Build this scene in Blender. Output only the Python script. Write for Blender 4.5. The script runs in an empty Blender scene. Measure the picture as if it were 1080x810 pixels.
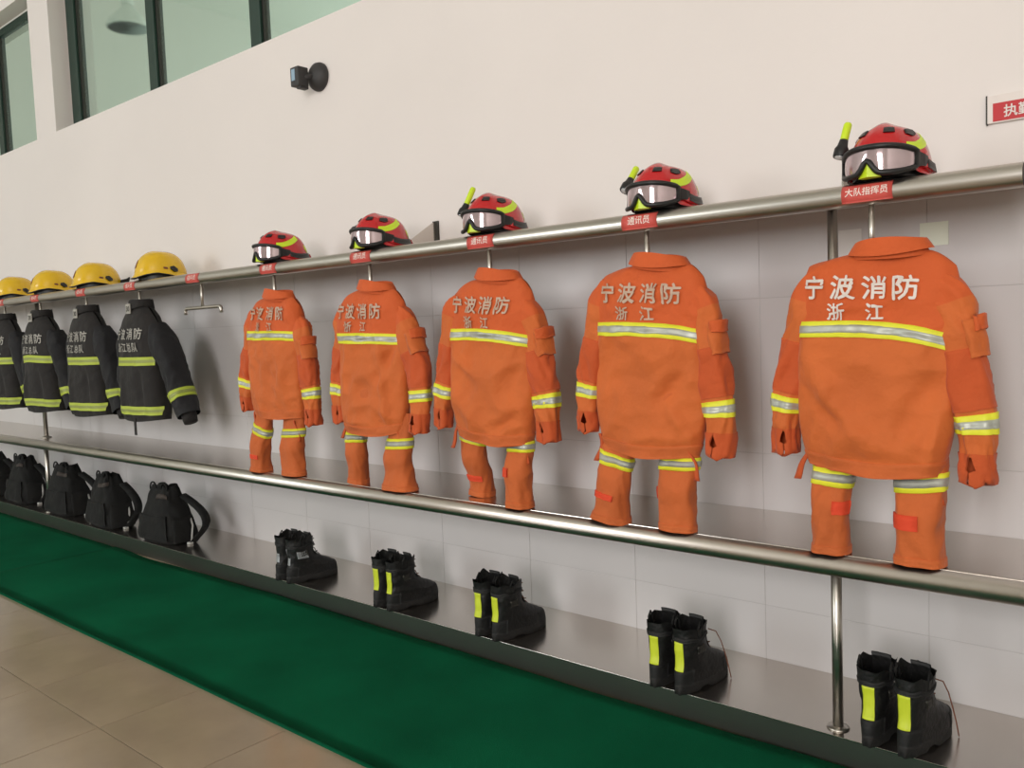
import bpy, bmesh, math, random
import numpy as np
from mathutils import Vector, Matrix, noise

sc = bpy.context.scene
col = sc.collection
PI = math.pi
# ------------------------------------------------------------------ camera
CAM = np.array([0.0, -3.091, 1.433])
ROWS = np.array([[0.75958543, 0.64926077, -0.03860599],
                 [0.01475945, -0.07654792, -0.99695666],
                 [-0.65024006, 0.75670395, -0.06772742]])      # right, down, forward
FPX = 900.956
cd = bpy.data.cameras.new('camera'); cam = bpy.data.objects.new('camera', cd); col.objects.link(cam)
cd.sensor_fit = 'HORIZONTAL'; cd.sensor_width = 36.0; cd.lens = FPX * 36.0 / 1080.0
cd.clip_start = 0.05; cd.clip_end = 200
r_, d_, f_ = ROWS
cam.matrix_world = Matrix(((r_[0], -d_[0], -f_[0], CAM[0]), (r_[1], -d_[1], -f_[1], CAM[1]),
                           (r_[2], -d_[2], -f_[2], CAM[2]), (0, 0, 0, 1)))
sc.camera = cam
# ------------------------------------------------------------------ light
sc.view_settings.view_transform = 'Standard'; sc.view_settings.look = 'None'
sc.view_settings.gamma = 1.0; sc.view_settings.use_curve_mapping = False
sc.view_settings.exposure = -0.27
w = bpy.data.worlds.new('sky'); sc.world = w; w.use_nodes = True
bg = w.node_tree.nodes['Background']
bg.inputs[0].default_value = (0.93, 0.97, 1.0, 1); bg.inputs[1].default_value = 2.2

def area(name, loc, rot, sx, sy, power, color):
    l = bpy.data.lights.new(name, 'AREA'); l.shape = 'RECTANGLE'; l.size = sx; l.size_y = sy
    l.energy = power; l.color = color
    o = bpy.data.objects.new(name, l); o.location = loc; o.rotation_euler = rot; col.objects.link(o)
    return o
# daylight of the open bay door opposite, then an added fill further left
HALL_Y = -12.0
area('unseen_bay_light', (1.55, HALL_Y + 0.1, 3.7), (PI / 2, 0, 0), 3.0, 4.4, 740, (1.0, 0.965, 0.95))
area('unseen_bay_light', (-10.0, HALL_Y + 0.1, 3.7), (PI / 2, 0, 0), 3.6, 4.4, 480, (0.95, 1.0, 0.99))  # added light in an unseen bay, brightens the far left

# ------------------------------------------------------------------ materials
def lin(c):
    out = []
    for v in c:
        v = v / 255.0
        out.append(v / 12.92 if v <= 0.04045 else ((v + 0.055) / 1.055) ** 2.4)
    return (*out, 1.0)
MATS = {}
def mat(name, rgb, rough=0.6, metal=0.0, var=0.0, vscale=4.0, bump=0.0, bscale=60.0, coat=0.0, spec=0.5, sheen=0.0, stretch=None, rvar=0.0, bdist=0.01):
    m = bpy.data.materials.new(name); m.use_nodes = True; nt = m.node_tree
    b = nt.nodes['Principled BSDF']
    c = lin(rgb)
    b.inputs['Base Color'].default_value = c; b.inputs['Roughness'].default_value = rough
    b.inputs['Metallic'].default_value = metal; b.inputs['Coat Weight'].default_value = coat
    b.inputs['Specular IOR Level'].default_value = spec; b.inputs['Sheen Weight'].default_value = sheen
    tc = nt.nodes.new('ShaderNodeTexCoord'); src = tc.outputs['Object']
    if stretch:
        mp = nt.nodes.new('ShaderNodeMapping'); mp.inputs['Scale'].default_value = stretch
        nt.links.new(src, mp.inputs[0]); src = mp.outputs[0]
    if var or rvar:
        n = nt.nodes.new('ShaderNodeTexNoise'); n.inputs['Scale'].default_value = vscale; n.inputs['Detail'].default_value = 5
        nt.links.new(src, n.inputs[0])
        if var:
            rp = nt.nodes.new('ShaderNodeValToRGB')
            rp.color_ramp.elements[0].position = 0.3; rp.color_ramp.elements[1].position = 0.72
            rp.color_ramp.elements[0].color = tuple(x * (1 - var) for x in c[:3]) + (1,)
            rp.color_ramp.elements[1].color = tuple(min(1, x * (1 + var)) for x in c[:3]) + (1,)
            nt.links.new(n.outputs[0], rp.inputs[0]); nt.links.new(rp.outputs[0], b.inputs['Base Color'])
        if rvar:
            mr = nt.nodes.new('ShaderNodeMapRange'); mr.inputs[3].default_value = rough - rvar; mr.inputs[4].default_value = rough + rvar
            nt.links.new(n.outputs[0], mr.inputs[0]); nt.links.new(mr.outputs[0], b.inputs['Roughness'])
    if bump:
        n2 = nt.nodes.new('ShaderNodeTexNoise'); n2.inputs['Scale'].default_value = bscale; n2.inputs['Detail'].default_value = 4
        bp = nt.nodes.new('ShaderNodeBump'); bp.inputs['Strength'].default_value = bump; bp.inputs['Distance'].default_value = bdist
        nt.links.new(src, n2.inputs[0]); nt.links.new(n2.outputs[0], bp.inputs['Height']); nt.links.new(bp.outputs[0], b.inputs['Normal'])
    MATS[name] = m
    return m
mat('plaster', (228, 220, 216), 0.75, var=0.03, vscale=0.8, bump=0.05, bscale=40)
mat('wall_tile', (206, 201, 200), 0.34, var=0.02, vscale=1.5, bump=0.02, bscale=3)
mat('grout', (190, 185, 183), 0.8)
mat('soffit', (214, 210, 203), 0.8)
mat('ceiling', (226, 228, 222), 0.85)
mat('hall_wall', (214, 213, 206), 0.8)
mat('floor_tile', (160, 144, 122), 0.16, var=0.13, vscale=3.0, bump=0.01, bscale=2, rvar=0.06)
mat('floor_joint', (92, 82, 66), 0.8)
mat('carpet', (12, 90, 60), 1.0, var=0.2, vscale=2.2, bump=0.5, bscale=420, spec=0.05)
mat('steel', (192, 186, 178), 0.33, 1.0, var=0.06, vscale=6, rvar=0.08, stretch=(0.4, 6, 6))
mat('steel_sheet', (206, 199, 192), 0.22, 1.0, var=0.05, vscale=2.5, rvar=0.035, stretch=(1, 1, 1))
mat('steel_fascia', (146, 144, 138), 0.34, 1.0, var=0.05, vscale=3)
mat('steel_dark', (70, 68, 64), 0.5, 0.8)
mat('frame_green', (22, 50, 40), 0.45)
mat('caulk', (228, 228, 222), 0.6)
mat('glass_green', (222, 246, 236), 0.05, 0.92, var=0.03, vscale=0.5)
mat('orange', (202, 100, 40), 0.78, var=0.08, vscale=5, bump=0.55, bscale=13, bdist=0.022, sheen=0.1)
mat('orange_yoke', (202, 87, 32), 0.78, var=0.06, vscale=5, bump=0.55, bscale=13, bdist=0.022, sheen=0.1)
mat('orange_patch', (192, 81, 33), 0.85, var=0.08, vscale=7, bump=0.55, bscale=13, bdist=0.022, sheen=0.1)
mat('orange_leg', (193, 94, 39), 0.8, var=0.1, vscale=6, bump=0.55, bscale=13, bdist=0.022, sheen=0.1)
mat('orange_tab', (216, 68, 34), 0.8)
mat('fluo', (226, 224, 52), 0.55)
mat('fluo_helmet', (204, 230, 40), 0.4)
mat('silver', (176, 178, 168), 0.42, 0.35, var=0.12, vscale=30)
mat('print', (222, 210, 200), 0.5, 0.0)
mat('print_dim', (192, 164, 142), 0.55, 0.1)
mat('navy', (31, 27, 26), 0.85, var=0.2, vscale=5, bump=0.55, bscale=13, bdist=0.022, sheen=0.05)
mat('navy_side', (25, 24, 27), 0.85, var=0.2, vscale=5, bump=0.55, bscale=13, bdist=0.022, sheen=0.05)
mat('lime', (176, 190, 66), 0.55)
mat('lime_grey', (146, 154, 82), 0.5, 0.1)
mat('dark_print', (164, 160, 152), 0.6)
mat('red_shell', (190, 22, 28), 0.22, coat=0.4, var=0.05, vscale=8)
mat('yellow_shell', (224, 180, 16), 0.24, coat=0.4, var=0.06, vscale=6)
mat('black_plastic', (24, 23, 24), 0.45)
mat('rubber', (20, 19, 19), 0.7, bump=0.2, bscale=80)
mat('leather', (15, 14, 14), 0.55, var=0.25, vscale=20, bump=0.4, bscale=60)
mat('sole', (28, 26, 25), 0.75, bump=0.3, bscale=60)
mat('boot_fluo', (200, 212, 48), 0.5)
mat('boot_grey', (150, 152, 154), 0.45, 0.3)
mat('lace', (118, 66, 42), 0.8)
mat('lens', (196, 176, 180), 0.08, 0.6, var=0.1, vscale=12)
mat('torch_lens', (220, 222, 226), 0.1, 0.5)
mat('bag', (14, 13, 12), 0.9, var=0.2, vscale=8, bump=0.55, bscale=13, bdist=0.022)
mat('bag_trim', (62, 54, 50), 0.8)
mat('buckle', (190, 188, 184), 0.5)
mat('label_red', (206, 84, 76), 0.45)
mat('label_text', (244, 222, 212), 0.5)
mat('sign_red', (190, 40, 46), 0.35)
mat('sign_white', (226, 216, 210), 0.4)
mat('device', (52, 50, 50), 0.6, bump=0.2, bscale=80)
mat('device_window', (150, 176, 196), 0.2)
mat('paper', (228, 232, 214), 0.6)
mat('tape', (230, 226, 222), 0.4)
mat('lamp_metal', (214, 220, 214), 0.4, 0.0)
mat('asphalt', (120, 120, 118), 0.9)

# ------------------------------------------------------------------ helpers
def at_plane(px, py, y):
    v = np.array([(px - 540) / FPX, (py - 405) / FPX, 1.0]) @ ROWS
    return CAM + v * (y - CAM[1]) / v[1]
def obj(name, verts, faces, m, parent=None, smooth=True, loc=None):
    me = bpy.data.meshes.new(name)
    me.from_pydata([tuple(map(float, v)) for v in verts], [], [tuple(int(i) for i in f) for f in faces])
    me.materials.append(MATS[m])
    if smooth:
        me.polygons.foreach_set('use_smooth', [True] * len(me.polygons))
    me.update()
    o = bpy.data.objects.new(name, me); col.objects.link(o)
    if parent is not None: o.parent = parent
    if loc is not None: o.location = loc
    return o
def thing(name, label, cat, loc, rz=0.0, group=None):
    o = bpy.data.objects.new(name, None); col.objects.link(o); o.empty_display_size = 0.05
    o.location = loc; o.rotation_euler = (0, 0, rz)
    return tag(o, label, cat, group)
def tag(o, label, cat, group=None):
    o['label'] = label; o['category'] = cat
    if group: o['group'] = group
    return o
def struct(o):
    o['kind'] = 'structure'
    return o
def boxes(lst):
    V, F = [], []
    for (x0, x1, y0, y1, z0, z1) in lst:
        n = len(V)
        V += [(x0, y0, z0), (x1, y0, z0), (x1, y1, z0), (x0, y1, z0), (x0, y0, z1), (x1, y0, z1), (x1, y1, z1), (x0, y1, z1)]
        F += [(n, n + 3, n + 2, n + 1), (n + 4, n + 5, n + 6, n + 7), (n, n + 1, n + 5, n + 4), (n + 1, n + 2, n + 6, n + 5), (n + 2, n + 3, n + 7, n + 6), (n + 3, n, n + 4, n + 7)]
    return V, F
def box(name, b, m, parent=None, bevel=0.0):
    V, F = boxes([b])
    o = obj(name, V, F, m, parent, smooth=False)
    if bevel:
        bm = bmesh.new(); bm.from_mesh(o.data)
        bmesh.ops.bevel(bm, geom=bm.edges[:], offset=bevel, segments=2, affect='EDGES', profile=0.6)
        bm.to_mesh(o.data); bm.free()
    return o
def tube_vf(pts, rad, n=12, closed=False, cap=True):
    pts = [Vector(p) for p in pts]; N = len(pts)
    rad = rad if hasattr(rad, '__len__') else [rad] * N
    T = []
    for i in range(N):
        a = pts[i - 1] if (i > 0 or closed) else pts[i]
        b = pts[(i + 1) % N] if (i < N - 1 or closed) else pts[i]
        T.append((b - a).normalized())
    ref = Vector((0, 0, 1)) if abs(T[0].z) < 0.9 else Vector((0, 1, 0))
    nrm = T[0].cross(ref).normalized(); V, F = [], []
    for i in range(N):
        nrm = (nrm - T[i] * nrm.dot(T[i])).normalized(); bi = T[i].cross(nrm)
        for k in range(n):
            a = 2 * PI * k / n
            V.append(pts[i] + (nrm * math.cos(a) + bi * math.sin(a)) * rad[i])
    M_ = N if closed else N - 1
    for i in range(M_):
        for k in range(n):
            j = (i + 1) % N
            F.append((i * n + k, i * n + (k + 1) % n, j * n + (k + 1) % n, j * n + k))
    if cap and not closed:
        F.append(tuple(reversed(range(n)))); F.append(tuple(range((N - 1) * n, N * n)))
    return V, F
def tube(name, pts, rad, m, parent=None, n=12, closed=False, cap=True):
    V, F = tube_vf(pts, rad, n, closed, cap)
    return obj(name, V, F, m, parent)
def lathe(name, prof, m, parent=None, n=24, axis='z', loc=(0, 0, 0), rot=None):
    V, F = [], []
    for (r, z) in prof:
        for k in range(n):
            a = 2 * PI * k / n; V.append(Vector((r * math.cos(a), r * math.sin(a), z)))
    for i in range(len(prof) - 1):
        for k in range(n):
            F.append((i * n + k, i * n + (k + 1) % n, (i + 1) * n + (k + 1) % n, (i + 1) * n + k))
    if prof[0][0] > 1e-5: F.append(tuple(reversed(range(n))))
    if prof[-1][0] > 1e-5: F.append(tuple(range((len(prof) - 1) * n, len(prof) * n)))
    if rot is not None: V = [rot @ v for v in V]
    V = [v + Vector(loc) for v in V]
    return obj(name, V, F, m, parent)
def grid_f(nu, nv, closed):
    F = []
    for j in range(nv - 1):
        for i in range(nu if closed else nu - 1):
            k = (i + 1) % nu
            F.append((j * nu + i, j * nu + k, (j + 1) * nu + k, (j + 1) * nu + i))
    return F
def surf(name, P, m, parent, nu=48, nv=40, u0=0, u1=2 * PI, v0=0, v1=1, closed=True):
    us = np.linspace(u0, u1, nu, endpoint=not closed); vs = np.linspace(v0, v1, nv)
    U, Vv = np.meshgrid(us, vs)
    pts = P(U.ravel(), Vv.ravel())
    return obj(name, pts, grid_f(nu, nv, closed), m, parent)
def nrm_of(P, U, V, sign=1):
    e = 1e-3
    a = P(U + e, V) - P(U - e, V); b = P(U, V + e) - P(U, V - e)
    n = np.cross(a, b); l = np.linalg.norm(n, axis=1, keepdims=True); l[l < 1e-12] = 1
    return sign * n / l
def patch_uv(name, P, UV, m, parent, off=0.001, th=0.003, sign=1, closed=False):
    nv, nu, _ = UV.shape
    U = UV[..., 0].ravel(); V = UV[..., 1].ravel()
    p = P(U, V); n = nrm_of(P, U, V, sign)
    top = p + n * (off + th); bot = p + n * (off - 0.004)
    F = grid_f(nu, nv, closed); N = nu * nv
    edge = []
    if not closed:
        edge += [(j * nu, (j + 1) * nu) for j in range(nv - 1)] + [(j * nu + nu - 1, (j + 1) * nu + nu - 1) for j in range(nv - 1)]
    rng = range(nu if closed else nu - 1)
    edge += [(i, (i + 1) % nu) for i in rng] + [((nv - 1) * nu + i, (nv - 1) * nu + (i + 1) % nu) for i in rng]
    F2 = [(a, b, b + N, a + N) for a, b in edge]
    return obj(name, np.vstack([top, bot]), F + F2, m, parent)
def patch(name, P, u0, u1, v0, v1, m, parent, nu=24, nv=4, off=0.001, th=0.003, sign=1, closed=False, vsk=None):
    us = np.linspace(u0, u1, nu, endpoint=not closed); vs = np.linspace(0, 1, nv)
    UV = np.zeros((nv, nu, 2))
    UV[..., 0] = us[None, :]
    lo = np.full(nu, v0) if not callable(v0) else v0(us); hi = np.full(nu, v1) if not callable(v1) else v1(us)
    UV[..., 1] = lo[None, :] + (hi - lo)[None, :] * vs[:, None]
    return patch_uv(name, P, UV, m, parent, off, th, sign, closed)
def ribbon(name, P, path, hw, m, parent, n=24, off=0.001, th=0.003, sign=1, wdir=(0, 1)):
    path = np.array(path, float); t = np.linspace(0, 1, len(path)); tt = np.linspace(0, 1, n)
    u = cr(t, path[:, 0], tt); v = cr(t, path[:, 1], tt)
    h = np.interp(tt, np.linspace(0, 1, len(hw)), hw) if hasattr(hw, '__len__') else np.full(n, hw)
    UV = np.zeros((4, n, 2))
    for j, k in enumerate(np.linspace(-1, 1, 4)):
        UV[j, :, 0] = u + k * h * wdir[0]; UV[j, :, 1] = v + k * h * wdir[1]
    return patch_uv(name, P, UV, m, parent, off, th, sign)
def cr(x, y, q):
    """smooth (monotone-ish cubic) interpolation of y over x at q"""
    x = np.asarray(x, float); y = np.asarray(y, float); q = np.clip(np.asarray(q, float), x[0], x[-1])
    d = np.gradient(y, x) if len(x) > 2 else np.full(len(x), (y[-1] - y[0]) / (x[-1] - x[0]))
    i = np.clip(np.searchsorted(x, q, side='right') - 1, 0, len(x) - 2)
    h = x[i + 1] - x[i]; t = (q - x[i]) / h
    return ((2 * t**3 - 3 * t**2 + 1) * y[i] + (t**3 - 2 * t**2 + t) * h * d[i] + (-2 * t**3 + 3 * t**2) * y[i + 1] + (t**3 - t**2) * h * d[i + 1])
def nz(x, y, z):
    return np.array([noise.noise(Vector((float(a), float(b), float(c)))) for a, b, c in zip(np.broadcast_to(x, np.shape(y)).ravel(), np.ravel(y), np.broadcast_to(z, np.shape(y)).ravel())]).reshape(np.shape(y))
TXT = {}
def text_vf(body, bold=0.012, cut=0.12):
    """flat lettering as (verts2d, faces), height 1 unit, centred"""
    k = (body, bold, cut)
    if k in TXT: return TXT[k]
    c = bpy.data.curves.new('lettering', 'FONT'); c.body = body; c.align_x = 'CENTER'; c.align_y = 'CENTER'
    c.resolution_u = 3
    o = bpy.data.objects.new('lettering', c); col.objects.link(o)
    dg = bpy.context.evaluated_depsgraph_get(); dg.update()
    me = bpy.data.meshes.new_from_object(o.evaluated_get(dg))
    bpy.data.objects.remove(o); bpy.data.curves.remove(c)
    bm = bmesh.new(); bm.from_mesh(me)
    xs = [v.co.x for v in bm.verts]; ys = [v.co.y for v in bm.verts]
    for ax, lo, hi in ((0, min(xs), max(xs)), (1, min(ys), max(ys))):
        for q in np.arange(lo + cut, hi, cut):
            co = (q, 0, 0) if ax == 0 else (0, q, 0); no = (1, 0, 0) if ax == 0 else (0, 1, 0)
            bmesh.ops.bisect_plane(bm, geom=bm.verts[:] + bm.edges[:] + bm.faces[:], plane_co=co, plane_no=no, dist=1e-5)
    bm.verts.index_update()
    V = np.array([[v.co.x, v.co.y] for v in bm.verts]); F = [[v.index for v in f.verts] for f in bm.faces]
    bm.free(); bpy.data.meshes.remove(me)
    if bold:
        n_ = len(V); sh = [(-bold, 0), (bold, 0), (0, -bold), (0, bold)]
        F = [[i + n_ * q for i in f] for q in range(4) for f in F]; V = np.vstack([V + np.array(d) for d in sh]); lay = np.repeat(np.arange(4) * 0.0003, n_)
    else: lay = np.zeros(len(V))
    V[:, 0] -= (V[:, 0].min() + V[:, 0].max()) / 2; V[:, 1] -= (V[:, 1].min() + V[:, 1].max()) / 2
    V = np.column_stack([V, lay])
    TXT[k] = (V, F)
    return V, F

# ================================================================== the room
X0, X1, CEIL, WIN0, WIN1, DEP = -14.0, 6.0, 7.2, 3.2, 4.44, 0.15
TZ0, TZ1 = 0.0, 1.80
# back wall: plaster above the tiling, openings for the high windows
wall = struct(obj('wall_back', *boxes([
    (X0, X1, 0.004, 0.35, 0.0, TZ1), (X0, X1, 0.0, 0.35, TZ1, WIN0),
    (-7.968, -7.565, 0.0, 0.35, WIN0, WIN1), (-2.12, X1, 0.0, 0.35, WIN0, WIN1), (X0, -12.4, 0.0, 0.35, WIN0, WIN1),
    (X0, X1, 0.0, 0.35, WIN1, CEIL)]), 'plaster', smooth=False))
grout = box('tile_bed', (-9.75, 1.35, 0.002, 0.0045, TZ0, TZ1), 'grout', wall)
zj = [0.0, 0.3135, 0.9075, 1.5015, TZ1]; TP = 0.5917
tile_mesh = {}
rnd = random.Random(4)
for j in range(4):
    for i in range(-14, 5):
        x = -1.40 + TP * i
        if x < -9.7 or x + TP > 1.4: continue
        if j not in tile_mesh:
            g = 0.0011
            b = box('tile', (g, TP - g, -0.0, 0.005, g, zj[j + 1] - zj[j] - g), 'wall_tile', wall, bevel=0.0007)
            tile_mesh[j] = b.data; o = b
        else:
            o = bpy.data.objects.new('tile', tile_mesh[j]); col.objects.link(o); o.parent = wall
        o.location = (x, rnd.uniform(-0.0004, 0.0004), zj[j])
# the other walls, ceiling, floor, bay doors
struct(obj('ceiling', *boxes([(X0, X1, HALL_Y, 0.35, CEIL, CEIL + 0.2)]), 'ceiling', smooth=False))
struct(obj('wall_left', *boxes([(X0 - 0.2, X0, HALL_Y, 0.35, 0, CEIL)]), 'hall_wall', smooth=False))
struct(obj('wall_right', *boxes([(X1, X1 + 0.2, HALL_Y, 0.35, 0, CEIL)]), 'hall_wall', smooth=False))
struct(obj('wall_front', *boxes([(X0, -12.0, HALL_Y - 0.3, HALL_Y, 0, 6.0), (-8.0, 0.0, HALL_Y - 0.3, HALL_Y, 0, 6.0),
                                 (3.1, X1, HALL_Y - 0.3, HALL_Y, 0, 6.0), (X0, X1, HALL_Y - 0.3, HALL_Y, 6.0, CEIL)]), 'hall_wall', smooth=False))
FX0, FX1, FY0, FY1 = -10.36, 2.152, -4.775, 0.025
fl = struct(obj('floor', *boxes([(X0, X1, HALL_Y, 0.35, -0.2, -0.004)]), 'floor_joint', smooth=False))
PX, PY = 0.5958, 0.6
g = 0.0016
tm = None
for i in range(21):
    for j in range(8):
        x = -3.221 + PX * (i - 12); y = -1.78 + PY * (j - 5)
        if tm is None:
            o = box('tile', (g, PX - g, g, PY - g, -0.008, 0.0), 'floor_tile', fl, bevel=0.001); tm = o.data
        else:
            o = bpy.data.objects.new('tile', tm); col.objects.link(o); o.parent = fl
        o.location = (x, y, 0)
fx0 = -3.221 - PX * 12; fx1 = fx0 + 21 * PX; fy0 = -1.78 - PY * 5; fy1 = fy0 + 8 * PY
obj('tile_field', *boxes([(X0, fx0, HALL_Y, 0.0, -0.008, 0), (fx1, X1, HALL_Y, 0.0, -0.008, 0), (fx0, fx1, HALL_Y, fy0, -0.008, 0)]), 'floor_tile', fl, smooth=False)
struct(obj('floor_yard', *boxes([(X0 - 20, X1 + 20, HALL_Y - 40, HALL_Y - 0.3, -0.25, -0.05)]), 'asphalt', smooth=False))

def window(name, x0, x1, mull):
    o = struct(obj(name, *boxes([(x0, x1, DEP - 0.012, DEP - 0.004, WIN0, WIN0 + 0.006)]), 'caulk', smooth=False))
    fy = (DEP, DEP + 0.06); fw = 0.07
    for b in ((x0, x1, *fy, WIN0, WIN0 + fw), (x0, x1, *fy, WIN1 - fw, WIN1)):
        box('frame_rail', b, 'frame_green', o, 0.004)
    xs = [x0 + 0.012] + list(mull) + [x1 - fw - 0.012]
    for x in xs:
        wd = 0.115 if x in mull else 0.15
        if x == xs[-1]: wd = fw
        m_ = box('mullion', (x, x + wd, fy[0] - 0.012, fy[1], WIN0 + 0.001, WIN1 - 0.001), 'frame_green', o, 0.006)
        box('glazing_bead', (x + wd, x + wd + 0.022, fy[0] + 0.008, fy[1], WIN0 + 0.001, WIN1 - 0.001), 'steel_dark', m_)
    for a, b in zip(xs[:-1], xs[1:]):
        wd = 0.115 if a in mull else 0.15
        box('pane', (a + wd, b, DEP + 0.028, DEP + 0.036, WIN0 + fw, WIN1 - fw), 'glass_green', o)
    for (a, b) in ((x0, x0 + 0.012), (x1 - 0.012, x1)):
        box('caulk_line', (a, b, DEP - 0.004, DEP + 0.03, WIN0, WIN1), 'caulk', o)
    box('caulk_line', (x0, x1, DEP - 0.004, DEP + 0.03, WIN1 - 0.012, WIN1), 'caulk', o)
window('window_1', -7.565, -2.12, [-6.21, -4.873, -3.535])
window('window_2', -12.4, -7.968, [-11.9, -10.56, -9.22])

# pendant lamp of the hall, mirrored in the high window
lx, ly, lz = -9.62, -1.35, 4.95
lp = thing('pendant_lamp', 'bell-shaped metal pendant lamp mirrored in the tall green window', 'lamp', (lx, ly, lz))
lathe('shade', [(0.23, 0.0), (0.225, 0.03), (0.19, 0.09), (0.12, 0.17), (0.075, 0.215), (0.06, 0.25), (0.055, 0.25), (0.07, 0.21), (0.115, 0.165), (0.185, 0.085), (0.22, 0.0)], 'lamp_metal', lp, 28)
lathe('lamp_cap', [(0.06, 0.25), (0.066, 0.30), (0.05, 0.36), (0.03, 0.38), (0.0, 0.385)], 'lamp_metal', lp, 20)
tube('hanging_rod', [(0, 0, 0.37), (0, 0, CEIL - lz)], 0.012, 'lamp_metal', lp, 10)
lathe('ceiling_plate', [(0.0, CEIL - lz - 0.03), (0.08, CEIL - lz - 0.03), (0.08, CEIL - lz)], 'lamp_metal', lp, 18)
lathe('bulb', [(0.0, 0.03), (0.05, 0.05), (0.06, 0.1), (0.03, 0.18), (0.02, 0.22)], 'sign_white', lp, 16)

# ================================================================== carpet
def runner(name, x0, x1, y_far, label, z, seed):
    n = int((x1 - x0) / 0.05); m_ = 14
    xs = np.linspace(x0, x1, n); V = []; 
    for k, x in enumerate(xs):
        wob = 0.018 * noise.noise(Vector((x * 0.9, seed, 0))) + 0.006 * noise.noise(Vector((x * 4, seed, 3)))
        yf = y_far(x) + wob; yn = -1.368 + 0.006 * noise.noise(Vector((x * 0.7, seed, 9)))
        for j in range(m_):
            t = j / (m_ - 1); y = yn + (yf - yn) * t
            zz = z + 0.004 * max(0, noise.noise(Vector((x * 0.5, y * 6, seed)))) + 0.006 * math.exp(-((y + 1.22 - 0.01 * math.sin(x)) / 0.02) ** 2) * (0.4 + max(0, noise.noise(Vector((x * 5, 1, seed)))))
            V.append((x, y, zz))
    N = len(V); V += [(a, b, 0.0005) for a, b, _ in V]
    F = grid_f(m_, n, False); F = [tuple(reversed(f)) for f in F]
    for i in range(n - 1):
        for c in (0, m_ - 1): F.append((i * m_ + c, (i + 1) * m_ + c, (i + 1) * m_ + c + N, i * m_ + c + N))
    for j in range(m_ - 1):
        for r in (0, n - 1): F.append((r * m_ + j, r * m_ + j + 1, r * m_ + j + 1 + N, r * m_ + j + N))
    return tag(obj(name, V, F, 'carpet'), label, 'carpet', None)
runner('carpet_runner', -12.5, -5.92, lambda x: -0.480, 'green carpet runner on the floor in front of the black bags', 0.010, 1.0)
runner('carpet_runner', -5.915, 2.6, lambda x: -0.482 - 0.02 * math.exp(-((x + 5.4) / 0.25) ** 2), 'long green carpet runner on the floor in front of the boots', 0.016, 7.3)

# ================================================================== steel furniture
SH_Y, PIPE_Y, PIPE_Z, PIPE_R, RAIL_Y, RAIL_Z, RAIL_R = -0.465, -0.478, 0.654, 0.034, -0.43, 1.784, 0.034
LOWZ, MIDZ = 0.10, 0.690
pl = thing('steel_plinth', 'low stainless steel plinth along the wall under the boots and bags', 'plinth', (0, 0, 0))
for k, (a, b) in enumerate(((-12.6, -7.2), (-7.2, 1.3))):
    box('top_sheet', (a + 0.0006, b - 0.0006, SH_Y, -0.001, LOWZ - 0.004, LOWZ), 'steel_sheet', pl, 0.001)
    box('fascia', (a + 0.0006, b - 0.0006, SH_Y + 0.0005, SH_Y + 0.02, 0.0, LOWZ - 0.0042), 'steel_fascia', pl)
rk = thing('helmet_rack', 'stainless steel wall rack with thick round rail, hooks and helmet shelf', 'rack', (0, 0, 0))
ws = thing('steel_shelf', 'stainless steel shelf edged with a thick pipe under the hanging trousers', 'shelf', (0, 0, 0))
RX_END = -0.452
tube('helmet_rail', [(-12.6, RAIL_Y, RAIL_Z), (RX_END, RAIL_Y, RAIL_Z)], RAIL_R, 'steel', rk, 32, cap=False)
tube('rail_bore', [(RX_END - 0.05, RAIL_Y, RAIL_Z), (RX_END - 0.001, RAIL_Y, RAIL_Z)], RAIL_R - 0.003, 'steel_dark', rk, 32)
box('helmet_shelf', (-12.6, RX_END, RAIL_Y + 0.012, -0.001, 1.801, 1.806), 'steel_sheet', rk)
tube('shelf_edge_pipe', [(-12.6, PIPE_Y, PIPE_Z), (1.3, PIPE_Y, PIPE_Z)], PIPE_R, 'steel', ws, 32)
box('middle_shelf', (-12.6, 1.3, PIPE_Y + 0.006, -0.001, MIDZ - 0.02, MIDZ), 'steel_sheet', ws, 0.002)
GUS = (-1.02, -3.12)
for x in GUS:
    V = [(x - 0.003, 0, 1.806), (x - 0.003, -0.187, 1.806), (x - 0.003, -0.18, 1.876), (x - 0.003, -0.03, 1.966), (x - 0.003, 0, 1.975)]
    V += [(x + 0.003, b, c) for _, b, c in V]
    g_ = obj('bracket', V, [(4, 3, 2, 1, 0), (5, 6, 7, 8, 9)] + [(i, (i + 1) % 5, (i + 1) % 5 + 5, i + 5) for i in range(5)], 'steel_sheet', rk, smooth=False)
    box('wall_flange', (x - 0.02, x + 0.02, -0.008, -0.0005, 1.806, 1.977), 'steel_dark', g_)
for x in (-0.982, -7.225):
    tube('upper_post', [(x, -0.385, MIDZ), (x, -0.385, 1.803)], 0.0155, 'steel', rk, 16)
    lathe('post_flange', [(0.0, MIDZ), (0.04, MIDZ), (0.038, MIDZ + 0.006), (0.02, MIDZ + 0.012), (0.0155, MIDZ + 0.02)], 'steel', rk, 20, loc=(x, -0.385, 0))
for x in (-0.977, -7.20, 0.9):
    tube('lower_post', [(x, -0.405, LOWZ), (x, -0.405, MIDZ - 0.015)], 0.0165, 'steel', ws, 16)
    lathe('post_flange', [(0.0, LOWZ), (0.036, LOWZ), (0.034, LOWZ + 0.005), (0.0165, LOWZ + 0.008)], 'steel', ws, 20, loc=(x, -0.405, 0))
RODS = [-0.849, -1.626, -2.383, -3.144, -3.926, -4.664, -5.43, -6.22, -7.03, -7.763]
hook_me = {}
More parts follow.
